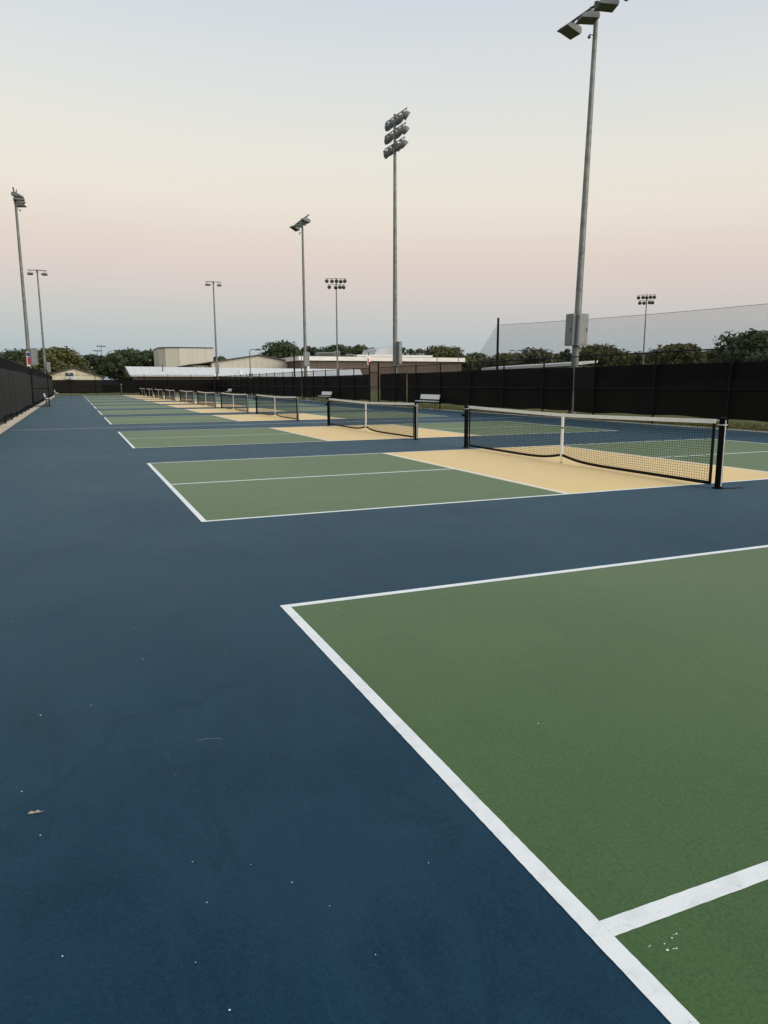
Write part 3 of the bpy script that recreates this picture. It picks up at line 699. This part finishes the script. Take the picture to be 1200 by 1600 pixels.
# brown building with white fascia
h = thing('brown_building', (39.5,140,0), 0, 'long brown flat-roofed building with a white fascia band in the middle', 'building')
part(h, 'wall', M_brown, (.5,36.0,.6,22,-.06,5.80))
fa = part(h, 'fascia', M_fascia, (0,36.6,0,22.6,5.80,6.62))
part(fa, 'upper_fascia', M_fascia, (13.2,30.4,3.0,20,6.62,7.15))
part(fa, 'coping', M_trim, (-.04,36.64,-.04,22.64,6.62,6.66))
for k in range(11): part(h, 'wall_joint', M_trim, (3.2*k+.62,3.2*k+.68,.57,.6,0,5.8))
gy = thing('unused', (0,0,0)); bpy.data.objects.remove(gy)
b = MB(); b.add([(17.4,4,7.0),(22.0,4,7.0),(22.0,12,7.0),(17.4,12,7.0),(18.0,4.3,8.4),(21.6,4.3,9.1),(21.6,11.7,9.1),(18.0,11.7,8.4)],[(0,3,2,1),(4,5,6,7),(0,1,5,4),(1,2,6,5),(2,3,7,6),(3,0,4,7)]); b.build('roof_monitor', M_monitor, fa)
for x0, x1, y0, z0, z1 in ((5.4,9.2,5,6.6,7.6),(9.4,10.6,6,6.6,7.9),(11.6,13.4,5,6.6,7.3),(24.0,25.0,6,7.15,7.7),(28.2,29.4,5,7.15,7.6)):
    u_ = part(h, 'roof_unit', M_box, (x0,x1,y0,y0+2,z0,z1))
    part(u_, 'roof_unit_grille', M_trim, (x0+.15,x1-.15,y0-.03,y0-.005,z0+.15,z1-.15))
# white roofed shed on the right
h = thing('white_roofed_shed', (61.6,84.3,0), math.atan2(118.4-84.3, 67.3-61.6), 'long low shed with a white roof edge beyond the right fence', 'building')
b = MB(); b.box(.3,33.8,-3.4,-.6,-.06,3.55); b.build('wall', M_box, h)
b = MB(); b.extrude([(0,3.62),(-3.8,4.05),(-3.8,4.35),(0,4.0)],'x',0,34.4); b.build('roof', M_whroof2, h)
# ------------------------------------------------------------------ trees
def make_tree(x, y, H, w, kind, label, dens=1.0):
    root = thing('tree', (x,y,-.08), random.uniform(0,6.28), label, 'tree', 'trees on the horizon')
    rr = np.random.default_rng(int(x*13+y*7)); H = H+.1
    rad = w*.62
    b = MB(); th = H*.62; r0 = .05*H*.5; pts = [Vector((0,0,0))]
    for k in range(1,5): pts.append(Vector((rr.normal(0,.12)*k*.5, rr.normal(0,.12)*k*.5, th*k/4)))
    for k in range(4): b.tube(pts[k], pts[k+1], r0*(1-.2*k), r0*(.8-.2*k), n=8)
    blobs = []
    nb = int(26+6*w*dens**.5)
    base = H*(.16 if kind != 2 else .28)
    for k in range(nb):
        u = rr.random(); zc = base+(H-base)*(.10+.82*u)
        sh = math.sin(math.pi*min(1, (.14+.80*u)**(.75)))**.6 if kind != 2 else (1-.62*u)
        a = rr.random()*6.283; rd = rad*sh*math.sqrt(rr.random())*.95
        br = rad*(.11+.23*rr.random()**1.4)*(1 if kind != 2 else .75)
        zc = min(zc, H-br*.8-rr.random()*.06*H)
        blobs.append((rd*math.cos(a), rd*math.sin(a), zc, br))
    for (bx, by, bz, br) in blobs[::2]:
        k = min(3, max(1, int(bz/th*3))); b.tube(pts[k], (bx, by, bz), r0*.35, r0*.08, n=5)
    b.build('trunk', M_bark, root, True)
    vs = []; ls = .24+.012*H
    for (bx, by, bz, br) in blobs:
        n = int(70*dens*(br/1.0)**1.6)+18
        d = rr.normal(size=(n,3)); d /= np.linalg.norm(d,axis=1)[:,None]
        rad_ = br*(.5+.75*rr.random(n)**.8)[:,None]
        c = np.array([bx,by,bz])+d*rad_*np.array([1,1,.78])
        t1 = rr.normal(size=(n,3)); t1 -= d*(t1*d).sum(1)[:,None]*.65; t1 /= np.linalg.norm(t1,axis=1)[:,None]
        t2 = np.cross(d+rr.normal(size=(n,3))*.45, t1); t2 /= np.linalg.norm(t2,axis=1)[:,None]
        s = ls*(.45+1.1*rr.random(n)**1.5)[:,None]
        vs.append(np.stack([c-t1*s, c+t2*s*.55, c+t1*s, c-t2*s*.55],1).reshape(-1,3))
    V = np.concatenate(vs); nq = len(V)//4
    me = bpy.data.meshes.new('crown'); me.vertices.add(len(V)); me.vertices.foreach_set('co', V.ravel())
    me.loops.add(nq*4); me.loops.foreach_set('vertex_index', np.arange(nq*4)); me.polygons.add(nq)
    me.polygons.foreach_set('loop_start', np.arange(nq)*4); me.polygons.foreach_set('loop_total', np.full(nq,4))
    me.update(); me.validate(); me.materials.append(FOL[kind])
    link_mesh('crown', me, root)
TREES = [(-19,205,9.2,12,2,'dark tree at the extreme left edge above the left fence'),(88,172,9.0,11,2,'dark tree between the brown building and the pale loose tree'),(71,190,9.6,10,2,'far dark treetop just behind the white roof monitor'),
 (114,160,8.6,11,1,'olive treetop seen low between two light poles at right'),(133,128,8.2,12,2,'far dark tree low behind the right fence near the frame edge'),
 (-10.7,195.8,9.8,9.5,0,'dark rounded tree at far left behind the leftmost light pole'),
 (-4.2,187.6,9.9,11,1,'olive green broad tree behind the cream house'),
 (-1.1,202.6,9.2,4.5,3,'thin pale tree just right of the olive tree behind the house'),
 (4.8,216.4,9.3,11,2,'low green tree behind the three tiny floodlight masts'),
 (12.3,207.8,10.6,10,0,'dark bushy tree left of the beige tower block'),
 (17.8,200,10.1,8,2,'dark pine touching the left edge of the beige tower block'),
 (34.2,193.1,8.7,6,2,'small dark treetop just right of the beige tower block'),
 (45.3,172.1,11.3,9.8,0,'big dark round tree behind the right slope of the beige hall'),
 (52,174.7,10.5,6.5,2,'slender dark tree behind the midway light pole'),
 (56.4,178.3,10,7,2,'small dark tree behind the left end of the brown building'),
 (61.6,181.5,11.3,9.6,0,'dark tree behind the rooftop units of the brown building'),
 (66.6,179.4,11.3,9.4,0,'dark rounded tree left of the white roof monitor'),
 (75,170.5,10.4,3.5,2,'narrow treetop just right of the tallest floodlight pole'),
 (75.8,164.7,10,7,3,'small bright treetop above the brown building right of the tallest pole'),
 (79.9,157.5,10,11.5,1,'broad treetop above the right end of the brown building'),
 (94.7,167.6,9,9.5,3,'pale loose tree right of the brown building'),
 (99.7,160,8.6,11,1,'low olive tree behind the ball net pole'),
 (103.2,153.1,9.6,10,3,'pale green tree behind the left part of the ball net'),
 (109.9,150.3,10,4.2,0,'narrow dark tree just left of the nearest light pole'),
 (107.5,135,9.8,10.5,1,'olive green rounded tree just right of the nearest light pole'),
 (119.5,135.4,8.2,10,0,'low dark tree behind the thin floodlight pole on the right'),
 (112.5,116.6,9.1,10,1,'rounded olive tree right of the thin floodlight pole'),
 (119.3,113.7,7.9,8,0,'low dark tree between two taller trees at right'),
 (105.5,92.5,10.0,11.5,0,'tallest dark tree at the right edge'),
 (95.5,80.4,6.3,8,3,'low bush-like tree in front of the tall tree at the right edge'),
 (140.5,159.1,8.5,16,2,'wide far treeline tree behind the right ball net'),
 (125.9,176.1,8.8,12,2,'far green treetop between the ball net pole and the nearest light pole'),
 (102.3,175.2,7.9,11,2,'far dark treetop behind the white roofed shed')]
for t in TREES: make_tree(*t)
# far wooded ridge
b = MB(); n = 60; v = []
for k in range(n+1):
    t = k/n; x = 380+260*t; y = 715-.42*(x-380)
    z = -1+math.sin(math.pi*t)**.7*(30+5*math.sin(k*.5)+2*math.sin(k*1.3))
    v += [(x-30,y-60,-1),(x,y,z),(x+30,y+160,-1)]
b.add(v, [(3*i,3*i+3,3*i+4,3*i+1) for i in range(n)]+[(3*i+1,3*i+4,3*i+5,3*i+2) for i in range(n)])
M_ridge = mat('far wooded ridge', (.045,.065,.05), .9, .1)
setcol(M_ridge, mix(M_ridge, (.05,.07,.055), (.035,.05,.038), noise(M_ridge, position(M_ridge), .08, 5, .7)))
tag(b.build('hill', M_ridge, smooth=True), 'low wooded ridge on the horizon', 'hill', kind='structure')

# ------------------------------------------------------------------ grass blades by the right fence
b = MB()
for k in range(26000):
    y = 14+46*random.random()**1.3; x = XR+.12+random.random()**1.4*3.6
    hh = random.uniform(.04,.13); a = random.random()*6.28; w_ = .006+.0002*y; ln = random.uniform(.0,.05)
    dx, dy = math.cos(a)*w_, math.sin(a)*w_
    b.add([(x-dx,y-dy,-.06),(x+dx,y+dy,-.06),(x-dy/w_*ln,y+dx/w_*ln,-.06+hh)],[(0,1,2)])
me = bpy.data.meshes.new('grass_blades'); me.from_pydata(b.v,[],b.f); me.materials.append(M_blade)
tag(link_mesh('grass_blades', me), 'short dry grass along the right fence', 'grass', kind='stuff')

# ------------------------------------------------------------------ debris on the court
def fleck(b, x, y, s, z=.0026):
    n = random.randint(4,6); ph = random.random()*6.28; el = random.uniform(.4,1); an = random.random()*3.14
    P = []
    for k in range(n):
        t = ph+6.283*k/n; r = s*random.uniform(.6,1.2); px, py = r*math.cos(t), r*math.sin(t)*el
        P.append((x+px*math.cos(an)-py*math.sin(an), y+px*math.sin(an)+py*math.cos(an)))
    v = [(px,py,z) for px,py in P]+[(x,y,z+s*.35)]
    b.add(v, [(k,(k+1)%n,n) for k in range(n)])
b = MB()
for x, y in [(-.89,6.05),(-1.1,6.41),(-.25,3.51),(-.88,3.6),(-1.24,3.55),(-1.55,6.48),(-1.15,6.94),(-.74,8.8),(-.89,3.23),(-.89,3.79),(-1.31,4.11),(-1.38,4.41),(-.94,3.4),(2.04,4.67)]:
    fleck(b, x, y, random.uniform(.0018,.0034)*(1+.06*y))
for k in range(85):
    y = 2.6+random.random()**2*16; x = random.uniform(-3,-.1) if random.random() < .7 else random.uniform(0,5)
    fleck(b, x, y, random.uniform(.0009,.002)*(1+.17*y))
for k in range(9): fleck(b, .16+random.uniform(-.05,.05), 2.99+random.uniform(-.02,.02), random.uniform(.0015,.004))
me = bpy.data.meshes.new('debris_flecks'); me.from_pydata(b.v,[],b.f); me.materials.append(M_white)
tag(link_mesh('debris_flecks', me), 'tiny pale flecks scattered over the court paint', 'debris', kind='stuff')
b = MB(); P = [(-.034,0,.002),(-.020,.010,.006),(-.004,.006,.003),(.008,.013,.007),(.020,.004,.003),(.038,.003,.007),(.020,-.003,.004),(.006,-.008,.006),(-.008,-.005,.003),(-.022,-.011,.005)]
b.add(P+[(p[0],p[1],p[2]-.0012) for p in P], [tuple(range(9,-1,-1)), tuple(range(10,20))]+[(i,(i+1)%10,10+(i+1)%10,10+i) for i in range(10)])
tag(b.build('dry_leaf', M_leaf_dry, loc=(-1.33,4.25,.002), rot=(0,0,R(-12))), 'small dry brown leaf lying on the blue court at lower left', 'leaf').scale = (.72,.72,.72)
b = MB(); b.path([(-.05,.02,.003),(-.02,.022,.003),(.01,.014,.003),(.04,-.004,.003)],.0011,n=5)
tag(b.build('pale_twig', M_twig, loc=(-.71,4.52,0)), 'thin pale curved stem lying on the blue court', 'twig').scale = (1,1,.6)
